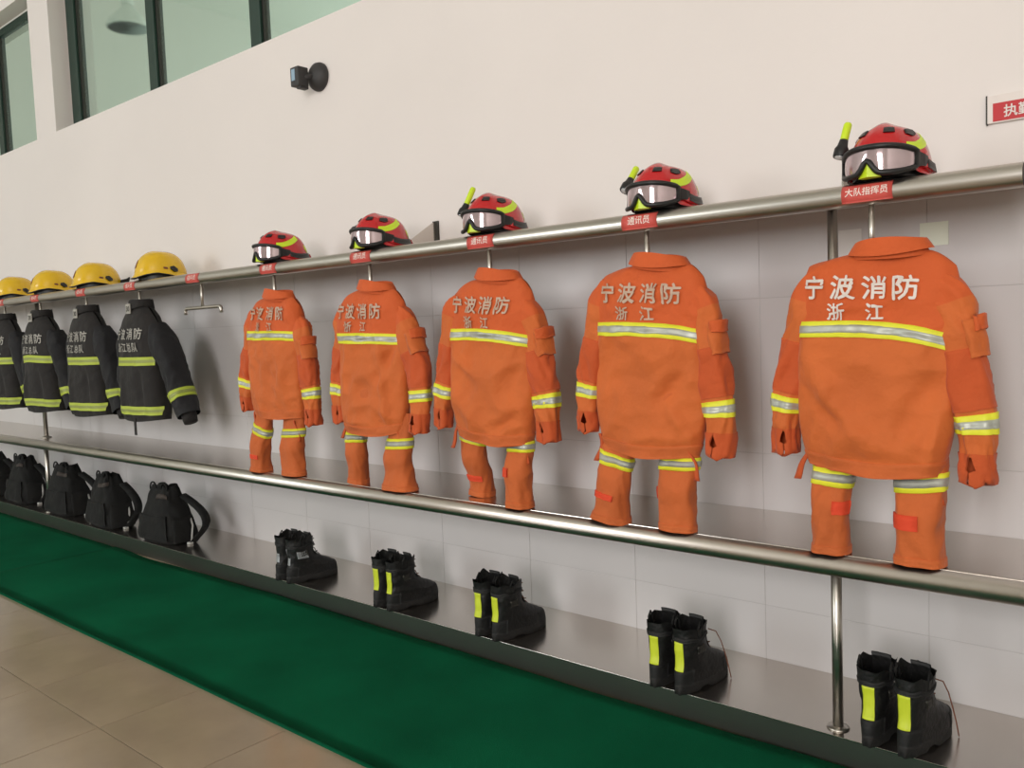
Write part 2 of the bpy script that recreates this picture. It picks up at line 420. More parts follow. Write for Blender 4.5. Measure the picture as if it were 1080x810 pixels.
for k, x in enumerate(RODS):
    hx, hz = (0.2, 1.592) if k == 5 else (0.135, 1.57)          # only the empty hook shows its crossbar
    if hx not in hook_me:
        V, F = tube_vf([(0, RAIL_Y, RAIL_Z - RAIL_R + 0.004), (0, RAIL_Y, hz + 0.02)], 0.0095, 12)
        pts = [(-hx, RAIL_Y, hz - 0.017), (-hx, RAIL_Y, hz)]
        for q in range(1, 6):
            a = PI - q * PI / 10; pts.append((-hx + 0.02 + 0.02 * math.cos(a), RAIL_Y, hz + 0.02 * math.sin(a)))
        pts += [(-p[0], p[1], p[2]) for p in reversed(pts)]
        V2, F2 = tube_vf(pts, 0.0105, 12); n = len(V)
        V = V + V2; F = F + [tuple(i + n for i in f) for f in F2]
        o = obj('clothes_hook', V, F, 'steel', rk); hook_me[hx] = o.data
    else:
        o = bpy.data.objects.new('clothes_hook', hook_me[hx]); col.objects.link(o); o.parent = rk
    o.location = (x, 0, 0)
# red name stickers wrapped on the rail
def railP(u, v):      # u = x, v = angle (0 = facing the room, + = up)
    return np.stack([u, RAIL_Y - (RAIL_R) * np.cos(v), RAIL_Z + RAIL_R * np.sin(v)], 1)
for k, (x, body) in enumerate(zip((-0.853, -1.637, -2.405, -3.174, -3.935, -4.712, -5.499, -6.24, -7.055, -7.77),
                                  ['大队指挥员'] + ['通讯员'] * 4 + ['战斗员'] * 5)):
    hw = 0.073
    UV = np.zeros((10, 6, 2)); UV[..., 0] = np.linspace(x - hw, x + hw, 6)[None, :]; UV[..., 1] = np.linspace(-0.75, 0.95, 10)[:, None]
    lb = patch_uv('name_sticker', railP, UV, 'label_red', rk, off=0.0, th=0.0012, sign=1)
    V, F = text_vf(body, 0.012, 0.2); s = 0.025 if len(body) > 3 else 0.031
    u = x + V[:, 0] * s; a = 0.18 + V[:, 1] * s / RAIL_R
    p = np.stack([u, RAIL_Y - (RAIL_R + 0.0022 + V[:, 2]) * np.cos(a), RAIL_Z + (RAIL_R + 0.0022 + V[:, 2]) * np.sin(a)], 1)
    obj('lettering', p, F, 'label_text', lb, smooth=False)

# ================================================================== garments
def sg(x, p):
    return np.sign(x) * np.abs(x) ** p
def arr(f, U):
    return np.full(np.shape(U), f, float)
class Tube:
    """limb of cloth: v = 0 at its open end, 1 at its root; rows of (x, y, z, rx, ry) from root to end"""
    def __init__(s, rows, seed, amp=0.006, base=(0, 0, 0), cuff=None):
        r = np.array(rows, float); s.r = r - np.array([*base, 0, 0])[None, :]
        d = np.concatenate([[0], np.cumsum(np.linalg.norm(np.diff(s.r[:, :3], axis=0), axis=1))]); s.L = d[-1]; s.t = d / d[-1]
        s.seed = seed; s.amp = amp
    def __call__(s, U, V):
        t = np.clip(1 - V, -0.02, 1.02)
        c = [cr(s.t, s.r[:, k], t) for k in range(5)]
        e = 0.01
        dx = cr(s.t, s.r[:, 0], np.clip(t + e, 0, 1)) - cr(s.t, s.r[:, 0], np.clip(t - e, 0, 1))
        dz = cr(s.t, s.r[:, 2], np.clip(t + e, 0, 1)) - cr(s.t, s.r[:, 2], np.clip(t - e, 0, 1))
        l = np.hypot(dx, dz) + 1e-9; nx, nzv = -dz / l, dx / l
        cu, su = sg(np.cos(U), 0.8), sg(np.sin(U), 0.8)
        r1 = 1 - np.abs(nz(np.cos(U) * 0.9 + s.seed, t * s.L * 10 + 1.2 * np.cos(U + s.seed), np.sin(U) * 0.9)) * 3.0
        f = s.amp * (nz(np.cos(U) * 1.1 + s.seed, t * s.L * 7, np.sin(U) * 1.1) + 0.75 * np.clip(r1, -0.5, 1) + 0.3 * nz(np.cos(U) * 2.2 + s.seed, t * s.L * 26 + np.cos(U + s.seed) * 1.2, np.sin(U) * 2.0))
        rx = c[3] + f; ry = c[4] + f
        return np.stack([c[0] + rx * cu * nx, c[1] + ry * su, c[2] + rx * cu * nzv], 1)
class Torso:
    def __init__(s, zs, xl, xr, ztop, zhem, Db, Df, seed, amp=0.010, base=(0, 0, 0), y=0.0, folds=()):
        s.zs, s.xl, s.xr = map(lambda q: np.array(q, float), (zs, xl, xr)); s.zt = np.array(ztop, float); s.zh = np.array(zhem, float)
        s.Db, s.Df, s.seed, s.amp, s.base, s.y, s.folds = Db, Df, seed, amp, base, y, folds
    def fold(s, x, z):
        r1 = 1 - np.abs(nz(x * 5 + z * 3 + s.seed, z * 6 - x * 4, 1.7 + s.seed)) * 3.2; r2 = 1 - np.abs(nz(x * 11 - z * 7 + s.seed, z * 9 + x * 5, 4.1)) * 3.0
        f = s.amp * (0.9 * nz(x * 4.5 + s.seed, z * 2.2, 0.3 + s.seed) + 0.42 * np.clip(r1, -0.4, 1) + 0.2 * np.clip(r2, -0.4, 1))
        for (x0, z0, x1, z1, wd, am) in s.folds:
            dx, dz = x1 - x0, z1 - z0; L = math.hypot(dx, dz)
            t = ((x - x0) * dx + (z - z0) * dz) / L / L; q = ((x - x0) * dz - (z - z0) * dx) / L
            f = f + 1.7 * am * np.exp(-(q / wd) ** 2) * np.clip(1.2 - np.abs(t - 0.5) * 2, 0, 1) ** 0.7
        return f
    def sv(s, sn, V):
        zc = np.interp(V, [0, 1], [s.zh[:, 1].mean(), s.zt[:, 1].mean()])
        xl = cr(s.zs, s.xl, zc); xr = cr(s.zs, s.xr, zc)
        x = (xl + xr) / 2 + sn * (xr - xl) / 2
        zh = cr(s.zh[:, 0], s.zh[:, 1], x); zt = cr(s.zt[:, 0], s.zt[:, 1], x)
        return x, zh + (zt - zh) * V
    def __call__(s, U, V):
        sn = sg(np.cos(U), 0.72); su = np.sin(U); V = np.clip(V, -0.02, 1.0)
        x, z = s.sv(sn, V)
        tp = np.sqrt(np.clip(1 - np.clip(V, 0, 1) ** 9, 0, 1)) * 0.93 + 0.07
        waist = 1 - 0.22 * np.exp(-(V / 0.07) ** 2)
        D = np.where(su < 0, s.Db, s.Df) * tp * waist
        y = sg(su, 0.72) * D
        y = y + np.where(su < 0, -1, 1) * s.fold(x, z) * np.abs(su) ** 0.8 * np.clip(tp * 1.2 - 0.2, 0, 1)
        return np.stack([x - s.base[0], y + s.y - s.base[1], z - s.base[2]], 1)
    def uv_at(s, x, z):
        x = np.asarray(x, float); z = np.asarray(z, float)
        zh = cr(s.zh[:, 0], s.zh[:, 1], x); zt = cr(s.zt[:, 0], s.zt[:, 1], x); V = (z - zh) / (zt - zh)
        zc = np.interp(V, [0, 1], [s.zh[:, 1].mean(), s.zt[:, 1].mean()])
        xl = cr(s.zs, s.xl, zc); xr = cr(s.zs, s.xr, zc)
        sn = np.clip((x - (xl + xr) / 2) / ((xr - xl) / 2), -0.999, 0.999)
        return -np.arccos(sg(sn, 1 / 0.72)), V
def write_on(name, T, body, cx, cz, size, m, parent, slope=0.0, off=0.0065, bold=0.0, sx=1.0, space=None):
    V, F = text_vf(body, bold, 0.16)
    x = cx + V[:, 0] * size * sx; z = cz + V[:, 1] * size + slope * (x - cx)
    U, Vv = T.uv_at(x, z)
    p = T(U, Vv) + nrm_of(T, U, Vv) * (off + V[:, 2:3])
    return obj(name, p, F, m, parent, smooth=False)
def band_x(T, path, hw, name, m, parent, off, th, n=40):
    """stripe across the back along (x, z) points"""
    p = np.array(path, float); xs = np.linspace(p[0, 0], p[-1, 0], n); zs = cr(p[:, 0], p[:, 1], xs)
    UV = np.zeros((4, n, 2))
    for j, k in enumerate(np.linspace(-1, 1, 4)):
        U, V = T.uv_at(xs, zs + k * hw); UV[j, :, 0] = U; UV[j, :, 1] = V
    return patch_uv(name, T, UV, m, parent, off, th)
def collar(parent, cx, cz, rx, ry, h, base, tilt, m, y=0.0, flare=0.2):
    """stand of the collar and its turned-down fall; cz = neck seam height"""
    bx, by, bz = cx - base[0], y - base[1], cz - base[2]
    def P(U, V):
        k = 1.0 - 0.10 * V
        return np.stack([bx + rx * k * np.cos(U), by + ry * k * np.sin(U), bz - 0.02 + (h + 0.02 - 0.016 * np.abs(np.cos(U)) ** 2) * V + tilt * np.cos(U) + 0.004 * np.sin(2 * U + 1)], 1)
    c = surf('collar', P, m, parent, 40, 8)
    def Q(U, V):
        k = 0.92 + flare * (1 - V) ** 0.9
        low = 0.014 * np.sin(np.clip(-U, 0, PI)) ** 2
        return np.stack([bx + rx * k * np.cos(U), by + ry * (k + 0.10) * np.sin(U), bz - low * (1 - V) + (h + 0.003 - 0.016 * np.abs(np.cos(U)) ** 2) * V + tilt * np.cos(U) + 0.004 * np.sin(2 * U + 1) * V], 1)
    surf('collar_fall', Q, m, c, 40, 7, -PI * 1.08, PI * 0.08, closed=False)
    return c
def cuff(name, T, m, parent, v1=0.12, slit=-1.6, seed=0.0, th=0.004):
    """two-flap cuff with an open slit towards the room"""
    n = 34; rows = 9; V_ = np.linspace(v1, 0.0, rows); UV = np.zeros((rows, n, 2))
    for j, v in enumerate(V_):
        k = j / (rows - 1); gap = 0.015 + (0.42 * k if k < 0.55 else 0.03)
        us = np.linspace(slit + gap, slit + 2 * PI - gap, n); UV[j, :, 0] = us
        d = np.minimum(us - slit, slit + 2 * PI - us)
        drop = np.interp(d, [0, 0.5, 1.4, PI], [0.0, 0.35, 0.1, 0.05]) * v1 * 0.6
        UV[j, :, 1] = v - drop * k
    UV = UV[::-1]
    p = T(UV[..., 0].ravel(), UV[..., 1].ravel()); 
    # below the tube's end the flaps simply hang on
    low = np.clip(-UV[..., 1].ravel(), 0, None); p[:, 2] -= low * T.L
    nn = nrm_of(T, UV[..., 0].ravel(), np.clip(UV[..., 1].ravel(), 0.02, 1))
    F = grid_f(n, rows, False); N = len(p)
    return obj(name, np.vstack([p + nn * th, p - nn * 0.001]), F + [tuple(reversed([i + N for i in f])) for f in F], m, parent)

def orange_jacket(i, label, P):
    rx_ = RODS[i]; y = -0.44; zb = P.get('hem', 0.945); base = (rx_, y, zb); ox = P.get('dx', 0.0)
    t = thing('fire_jacket', label, 'jacket', base, 0, 'orange firefighter jackets under the helmet rail')
    X = lambda v: rx_ + v + ox
    sd = 3.7 * i + 1.3
    dw = P.get('dw', 0.0); zs = P.get('stripe', 1.385)
    hl, hc, hr = P.get('hemz', (0.975, 0.945, 0.965))
    shL, shR, nk = P.get('shL', 1.585), P.get('shR', 1.545), P.get('neck', 1.642) - 0.026
    T = Torso([0.94, 0.985, 1.06, 1.2, 1.38, 1.5, 1.56, 1.6],
              [X(-0.178 - dw), X(-0.2 - dw), X(-0.218 - dw), X(-0.222 - dw), X(-0.214 - dw), X(-0.21 - dw), X(-0.19 - dw), X(-0.172 - dw)],
              [X(0.178 + dw), X(0.2 + dw), X(0.22 + dw), X(0.233 + dw), X(0.24 + dw), X(0.248 + dw), X(0.236 + dw), X(0.222 + dw)],
              [(X(-0.24), shL - 0.05), (X(-0.2), shL - 0.012), (X(-0.12), nk - 0.014), (X(-0.03), nk), (X(0.12), nk), (X(0.19), nk - 0.02), (X(0.25), shR - 0.01), (X(0.28), shR - 0.05)],
              [(X(-0.24), hl), (X(0.03), hc), (X(0.26), hr)], P.get('Db', 0.062), 0.05, sd, 0.027, base, y,
              [(X(a), b, X(c), d, e, f) for a, b, c, d, e, f in P.get('folds', ())])
    vs = (zs - hc) / (nk - hc) - 0.012
    surf('back_body', T, 'orange', t, 96, 60, v0=0, v1=vs)
    surf('yoke', T, 'orange_yoke', t, 96, 40, v0=vs, v1=1.0)
    patch('waistband', T, 0, 2 * PI, -0.004, 0.062, 'orange_leg', t, 96, 5, 0.0008, 0.0022, closed=True)
    collar(t, X(0.055), nk - 0.004, 0.108, 0.06, 0.04, base, P.get('tilt', -0.012), 'orange_yoke', y)
    # reflective stripe on the back, yellow with a silver core
    sl = P.get('slope', (0.0, 0.004, -0.03))
    path = [(X(-0.207 - dw), zs + sl[0]), (X(0.0), zs + sl[1]), (X(0.16), zs + (sl[1] + sl[2]) / 2), (X(0.236 + dw), zs + sl[2])]
    b = band_x(T, path, 0.0245, 'reflective_stripe', 'fluo', t, 0.001, 0.003)
    band_x(T, path, 0.0115, 'silver_tape', 'silver', b, 0.004, 0.0015)
    pm = P.get('print', 'print_dim')
    ts = P.get('tz', 1.487); tsl = P.get('tslope', -0.06)
    for k, ch in enumerate('宁波消防'):
        xx = P.get('tx', 0.0) - 0.128 + 0.087 * k
        write_on('lettering', T, ch, X(xx), ts + 0.018 + tsl * xx, 0.073, pm, t, tsl, bold=0.022)
    for k, ch in enumerate('浙江'):
        xx = P.get('tx', 0.0) - 0.058 + 0.105 * k
        write_on('lettering', T, ch, X(xx), ts - 0.053 + tsl * xx, 0.052, pm, t, tsl, bold=0.02)
    # sleeves
    for side, key in ((-1, 'left'), (1, 'right')):
        rows = P[key]; S = Tube([(X(a), y + b, c, d, e * 0.72) for a, b, c, d, e in rows], sd + side, 0.009, base)
        sl_ = surf('sleeve', S, 'orange', t, 44, 76, v0=0.12, v1=0.84)
        surf('shoulder', S, 'orange_yoke', sl_, 44, 16, v0=0.84, v1=1.0)
        patch('elbow_patch', S, 0, 2 * PI, 0.335, 0.62, 'orange_patch', sl_, 40, 18, 0.0008, 0.0018, closed=True)
        st = patch('reflective_stripe', S, 0, 2 * PI, 0.225, 0.315, 'fluo', sl_, 40, 4, 0.001, 0.003, closed=True)
        patch('silver_tape', S, 0, 2 * PI, 0.25, 0.288, 'silver', st, 40, 3, 0.004, 0.0015, closed=True)
        cuff('cuff', S, 'orange_patch', sl_, 0.135, P.get('slit', -1.75) if side > 0 else P.get('slitL', -1.45), sd)
        if side > 0:
            pv = P.get('pocket', 0.66)
            pk = patch('sleeve_pocket', S, -1.15, 0.55, pv - 0.085, pv + 0.085, 'orange', sl_, 10, 8, 0.006, 0.007)
            patch('pocket_flap', S, -0.85, 0.62, pv + 0.03, pv + 0.10, 'orange_yoke', sl_, 10, 5, 0.015, 0.006)
    # waist ties
    for (a, b, c, d, s) in P.get('ties', ((-0.188, 1.02, -0.222, 0.915, 1), (0.168, 0.985, 0.198, 0.875, 1))):
        xa, xb = X(a) - rx_, X(c) - rx_
        V, F = [], []
        n = 8
        for q in range(n):
            k = q / (n - 1); xx = xa + (xb - xa) * k + 0.012 * math.sin(k * 5 + sd) * (1 - k); zz = (b + (d - b) * k) - zb; wv = 0.009 * (0.7 + 0.6 * k)
            for dx_, dy_ in ((-wv, -0.034), (wv, -0.037), (wv, -0.031), (-wv, -0.029)): V.append((xx + dx_, dy_ + 0.01 * math.sin(3 * k), zz))
        for q in range(n - 1):
            for e in range(4): F.append((q * 4 + e, q * 4 + (e + 1) % 4, q * 4 + 4 + (e + 1) % 4, q * 4 + 4 + e))
        F += [(3, 2, 1, 0), tuple(range(4 * n - 4, 4 * n))]
        obj('waist_tie', V, F, 'orange_patch', t)
    return t

LS = [(-0.145, 0.0, 1.555, 0.03, 0.04), (-0.178, 0.0, 1.50, 0.052, 0.056), (-0.21, 0.0, 1.38, 0.05, 0.056), (-0.242, 0.0, 1.25, 0.047, 0.052), (-0.264, 0.0, 1.14, 0.043, 0.046), (-0.271, 0.0, 1.07, 0.036, 0.04), (-0.27, 0.0, 0.995, 0.036, 0.038)]
RS = [(0.17, 0.0, 1.535, 0.03, 0.04), (0.208, 0.0, 1.47, 0.058, 0.058), (0.238, 0.0, 1.36, 0.053, 0.058), (0.262, 0.0, 1.22, 0.054, 0.054), (0.282, 0.0, 1.10, 0.048, 0.048), (0.284, 0.0, 1.02, 0.041, 0.044), (0.284, 0.0, 0.945, 0.044, 0.044)]
def shift(rows, dx=0, dz=0, wr=(0, 0), k=1.0):
    """move a sleeve: the root by dx, dz; the wrist by wr as well"""
    n = len(rows) - 1; out = []
    for j, (a, b, c, d, e) in enumerate(rows):
        q = (j / n) ** 1.3
        out.append((a + dx + wr[0] * q, b, c + dz + wr[1] * q, d * k, e * k))
    return out
orange_jacket(0, 'orange firefighter jacket with crisp white print on the hook closest to the open rail end',
              dict(left=LS, right=RS, print='print', stripe=1.375, slope=(0.012, 0.008, -0.04), tz=1.487, tx=-0.02, tslope=-0.05, neck=1.638, tilt=0.002,
                   folds=((-0.21, 1.33, 0.0, 1.02, 0.035, 0.014), (0.22, 1.3, 0.1, 1.05, 0.04, -0.014), (-0.2, 1.22, 0.02, 0.99, 0.02, -0.008), (0.2, 1.12, 0.17, 0.98, 0.012, 0.012), (-0.1, 1.05, 0.12, 1.03, 0.04, 0.01))))
orange_jacket(1, 'orange firefighter jacket with faded print on the second hook from the open rail end',
              dict(left=shift(LS, -0.0, 0.02, (-0.005, 0.01)), right=shift(RS, 0.0, 0.01, (-0.01, 0.01)), stripe=1.4, slope=(0.01, 0.004, -0.03), tz=1.512, tx=0.0, tslope=-0.06, neck=1.66, shL=1.6, shR=1.555, hem=0.945,
                   folds=((0.2, 1.3, 0.05, 1.12, 0.03, -0.012), (0.1, 1.15, 0.2, 1.0, 0.025, 0.012), (-0.05, 1.25, 0.06, 1.2, 0.02, -0.006))))
orange_jacket(2, 'orange firefighter jacket with faded print on the third hook from the open rail end',
              dict(left=shift(LS, -0.005, 0.01, (-0.03, 0.0)), right=shift(RS, 0.0, 0.0, (0.005, 0.03)), stripe=1.398, slope=(0.008, 0.004, -0.03), tz=1.505, tx=-0.01, neck=1.662, shL=1.585, shR=1.55, hemz=(0.99, 0.945, 0.96),
                   folds=((-0.2, 1.33, -0.02, 1.22, 0.02, 0.012), (-0.2, 1.15, 0.0, 1.02, 0.04, 0.014), (0.2, 1.32, 0.12, 1.12, 0.04, -0.012), (0.18, 1.08, 0.05, 1.0, 0.02, -0.01))))
RSD = [(0.175, 0.0, 1.535, 0.03, 0.04), (0.222, 0.0, 1.475, 0.06, 0.06), (0.268, 0.01, 1.36, 0.06, 0.062), (0.308, 0.01, 1.24, 0.06, 0.06), (0.322, -0.005, 1.12, 0.05, 0.052), (0.325, -0.015, 1.05, 0.042, 0.045), (0.32, -0.02, 0.975, 0.045, 0.045)]
orange_jacket(3, 'orange firefighter jacket with bulging elbow and bunched side, fourth from the rail end',
              dict(left=shift(LS, 0.0, 0.01, (0.01, -0.01)), right=RSD, stripe=1.402, slope=(0.004, 0.0, -0.012), tz=1.51, tx=-0.02, tslope=-0.03, neck=1.662, shL=1.595, shR=1.56, hemz=(0.955, 0.94, 0.975), dw=0.008,
                   folds=((0.22, 1.42, 0.1, 1.2, 0.03, -0.02), (0.12, 1.4, 0.14, 1.0, 0.02, 0.016), (0.05, 1.1, 0.22, 1.0, 0.03, 0.012))))
orange_jacket(4, 'orange firefighter jacket with faded print on the hook next to the empty one',
              dict(left=shift(LS, -0.01, 0.0, (-0.03, 0.03)), right=shift(RS, 0.01, -0.005, (0.0, 0.03)), stripe=1.432, slope=(0.004, 0.0, -0.01), tz=1.53, tx=0.0, tslope=-0.03, neck=1.665, shL=1.595, shR=1.56, hem=0.985, hemz=(1.012, 0.99, 1.005),
                   folds=((0.0, 1.35, 0.02, 1.05, 0.03, -0.008), (0.12, 1.35, 0.14, 1.05, 0.03, 0.01))))

def trousers(i, label, P):
    rx_ = RODS[i]; y = P.get('y', -0.462); base = (rx_, y, MIDZ + 0.002)
    t = thing('fire_trousers', label, 'trousers', base, 0, 'orange firefighter trousers standing on the shelf pipe')
    hip = Torso([0.9, 1.0, 1.2], [rx_ - 0.165] * 3, [rx_ + 0.18] * 3, [(rx_ - 0.2, 1.2), (rx_, 1.2), (rx_ + 0.2, 1.2)], [(rx_ - 0.2, 1.0), (rx_ + 0.01, 0.99), (rx_ + 0.2, 1.0)], 0.045, 0.045, i * 2.0, 0.004, base, y + 0.012)
    surf('waist', hip, 'orange_leg', t, 48, 10)
    for k, key in enumerate(('left', 'right')):
        rows = [(rx_ + a, y + b, c, d, e) for a, b, c, d, e in P[key]]
        S = Tube(rows, 9.1 * i + 4 * k, 0.006, base)
        lg = surf('leg', S, 'orange_leg', t, 40, 60)
        v0, v1 = P['stripe'][k]
        ph = P.get('ph', 0.0)
        skew = P.get('skew', (0.0, 0.0))[k]
        f0 = lambda us, q=v0, s_=skew: q + s_ * np.cos(us - 0.2)
        f1 = lambda us, q=v1, s_=skew: q + s_ * np.cos(us - 0.2)
        m0 = lambda us, q=v0 + (v1 - v0) * 0.27, s_=skew: q + s_ * np.cos(us - 0.2)
        m1 = lambda us, q=v0 + (v1 - v0) * 0.73, s_=skew: q + s_ * np.cos(us - 0.2)
        st = patch('reflective_stripe', S, 0, 2 * PI, f0, f1, 'fluo', lg, 40, 4, 0.001, 0.003, closed=True)
        patch('silver_tape', S, 0, 2 * PI, m0, m1, 'silver', st, 40, 3, 0.004, 0.0015, closed=True)
        patch('hem_band', S, 0, 2 * PI, 0.004, 0.07, 'orange_leg', lg, 40, 3, 0.0008, 0.002, closed=True)
        for (u0, u1, a, b) in P.get('tabs', ((), ()))[k]:
            patch('hook_and_loop_tab', S, u0, u1, a, b, 'orange_tab', lg, 8, 4, 0.002, 0.003)
    return t
Z0 = MIDZ + 0.002
def leg(xt, xb, rt, rb, ry=0.05, yb=0.0, kink=0.0, zb=Z0, flare=0.0):
    zt = 1.05
    return [(xt, 0.03, zt, rt, ry * 0.5), (xt + (xb - xt) * 0.3, 0.022 + yb * 0.3, zt - 0.11, (rt * 0.7 + rb * 0.3), ry * 0.72), (xt + (xb - xt) * 0.55 + kink, yb * 0.6, zt - 0.2, (rt + rb) / 2, ry),
            (xt + (xb - xt) * 0.8 + kink * 0.6, yb * 0.9, zb + 0.08, rb * 0.97, ry), (xb, yb, zb, rb + flare, ry + flare * 0.5)]
trousers(0, 'orange trousers with red hook tabs under the jacket closest to the open rail end', dict(
    left=leg(-0.118, -0.122, 0.062, 0.053, 0.05), right=leg(0.135, 0.14, 0.068, 0.064, 0.05),
    stripe=((0.585, 0.735), (0.60, 0.745)), skew=(-0.01, 0.02), tabs=([(-1.3, -0.1, 0.36, 0.47)], [(-3.0, -1.5, 0.3, 0.42)])))
trousers(1, 'orange trousers with creased ankle under the second jacket from the open rail end', dict(
    left=leg(-0.14, -0.172, 0.07, 0.066, 0.048, kink=0.008, flare=0.012), right=leg(0.12, 0.116, 0.07, 0.068, 0.048),
    stripe=((0.575, 0.705), (0.60, 0.72)), skew=(-0.05, 0.01), tabs=([(-2.6, -1.2, 0.24, 0.3)], [(-3.6, -2.8, 0.3, 0.42)])))
trousers(2, 'orange trousers with one leg set back under the third jacket from the open rail end', dict(
    left=leg(-0.15, -0.165, 0.066, 0.056, 0.045, yb=0.11), right=leg(0.14, 0.142, 0.058, 0.055, 0.045),
    stripe=((0.68, 0.80), (0.64, 0.765)), skew=(-0.03, 0.0), tabs=([(-2.4, -0.8, 0.2, 0.27)], [(-3.0, -1.8, 0.36, 0.46)])))
trousers(3, 'orange trousers with one flared hem under the fourth jacket from the open rail end', dict(
    left=leg(-0.155, -0.165, 0.06, 0.052, 0.042, kink=0.012, yb=0.03), right=leg(0.16, 0.165, 0.075, 0.082, 0.045, flare=0.02, yb=0.012),
    stripe=((0.57, 0.70), (0.54, 0.675)), skew=(-0.02, 0.01), tabs=([], [])))
trousers(4, 'orange trousers under the jacket on the hook next to the empty one', dict(
    left=leg(-0.16, -0.18, 0.068, 0.058, 0.045, kink=0.0, flare=0.012), right=leg(0.12, 0.125, 0.078, 0.076, 0.045, yb=0.004),
    stripe=((0.56, 0.69), (0.565, 0.69)), skew=(-0.05, 0.01), tabs=([(-2.6, -1.0, 0.2, 0.26)], [])))

def dark_jacket(i, label, P):
    rx_ = RODS[i]; y = -0.43; zb = 0.91; base = (rx_, y, zb); X = lambda v: rx_ + v; sd = 5.1 * i
    t = thing('turnout_coat', label, 'jacket', base, P.get('rz', 0.0), 'dark firefighter coats under the helmet rail')
    nk = 1.655
    T = Torso([0.9, 1.0, 1.2, 1.38, 1.5, 1.58], [X(-0.25), X(-0.24), X(-0.22), X(-0.21), X(-0.2), X(-0.19)], [X(0.26), X(0.25), X(0.235), X(0.23), X(0.23), X(0.225)],
              [(X(-0.26), 1.46), (X(-0.2), 1.53), (X(-0.12), nk - 0.045), (X(-0.05), nk), (X(0.09), nk), (X(0.15), nk - 0.04), (X(0.23), 1.53), (X(0.28), 1.46)],
              [(X(-0.28), 0.925), (X(0), 0.91), (X(0.28), 0.93)], 0.105, 0.085, sd, 0.012, base, y, [(X(-0.12), 1.2, X(-0.1), 0.93, 0.03, 0.012), (X(0.1), 1.25, X(0.14), 0.93, 0.03, -0.012)])
    surf('body', T, 'navy', t, 88, 70)
    collar(t, X(0.02), nk - 0.012, 0.088, 0.075, 0.05, base, 0.012, 'navy', y, 0.16)
    for nm, z, x0, x1 in (('reflective_stripe', P.get('st', 1.30), -0.225, 0.225), ('reflective_stripe', 0.985, -0.245, 0.25)):
        b = band_x(T, [(X(x0), z), (X(0), z + P.get('wave', 0.0)), (X(x1), z)], 0.027, nm, 'lime', t, 0.001, 0.003)
        band_x(T, [(X(x0), z), (X(0), z + P.get('wave', 0.0)), (X(x1), z)], 0.009, 'silver_tape', 'lime_grey', b, 0.004, 0.001)
    for k, ch in enumerate('宁波消防'):
        write_on('lettering', T, ch, X(-0.12 + 0.085 * k), 1.475, 0.075, 'dark_print', t, 0.0, bold=0.022)
    for k, ch in enumerate('浙江总队'):
        write_on('lettering', T, ch, X(-0.095 + 0.068 * k), 1.39, 0.06, 'dark_print', t, 0.0, bold=0.022)
    # hanging number tag at the collar
    tg = obj('number_tag', *boxes([(-0.012, 0.046, -0.092, -0.087, 1.605 - zb, 1.668 - zb)]), 'lime_grey', t, smooth=False); tg.data.materials[0] = MATS['dark_print']
    V, F = text_vf('30', 0.01, 0.5)
    obj('lettering', [(0.017 + v[0] * 0.045, -0.0932, 1.636 - zb + v[1] * 0.045) for v in V], F, 'navy', tg, smooth=False)
    for side in (-1, 1):
        if side > 0:
            w_ = P.get('wr', (0.0, 0.0))
            rows = [(0.17, 0.01, 1.52, 0.05, 0.06), (0.225, 0.02, 1.42, 0.08, 0.085), (0.28 + w_[0] * 0.3, 0.04, 1.28, 0.076, 0.08), (0.325 + w_[0] * 0.6, 0.05, 1.14, 0.072, 0.075), (0.375 + w_[0], 0.055, 1.02, 0.068, 0.07), (0.405 + w_[0], 0.055, 0.955, 0.066, 0.068)]
        else:
            rows = [(-0.16, 0.01, 1.52, 0.05, 0.06), (-0.21, 0.02, 1.42, 0.078, 0.08), (-0.25, 0.03, 1.28, 0.074, 0.078), (-0.265, 0.03, 1.14, 0.07, 0.075), (-0.27, 0.03, 1.02, 0.066, 0.07), (-0.27, 0.03, 0.965, 0.064, 0.068)]
        S = Tube([(X(a), y + b, c, d, e) for a, b, c, d, e in rows], sd + side, 0.007, base)
        sl_ = surf('sleeve', S, 'navy_side', t, 40, 50)
        st = patch('reflective_stripe', S, 0, 2 * PI, 0.17, 0.265, 'lime', sl_, 40, 4, 0.001, 0.003, closed=True)
        patch('silver_tape', S, 0, 2 * PI, 0.2, 0.235, 'lime_grey', st, 40, 3, 0.004, 0.001, closed=True)
        # knitted wristlet inside the sleeve end
        e = S.r[-1]; d2 = S.r[-1, :3] - S.r[-2, :3]; d2 = d2 / np.linalg.norm(d2)
        tube('wristlet', [tuple(e[:3] - d2 * 0.04), tuple(e[:3] + d2 * 0.02), tuple(e[:3] + d2 * 0.05)], [0.05, 0.046, 0.042], 'navy', sl_, 18)
    box('tail_strap', (0.0, 0.026, -0.095, -0.09, -0.085, 0.03), 'navy', t) if P.get('strap') else None
    return t
dark_jacket(6, 'dark firefighter coat with arm held out and dangling strap, beside the empty hook', dict(strap=True, wr=(0.02, 0.0)))
dark_jacket(7, 'dark firefighter coat on the second hook after the empty one', dict(st=1.305, wr=(-0.07, 0)))
dark_jacket(8, 'dark firefighter coat with slanting chest stripe on the third hook after the empty one', dict(st=1.315, wave=0.012, wr=(-0.06, 0), rz=0.05))
dark_jacket(9, 'dark firefighter coat on the fourth hook after the empty one', dict(st=1.31, wr=(-0.06, 0)))

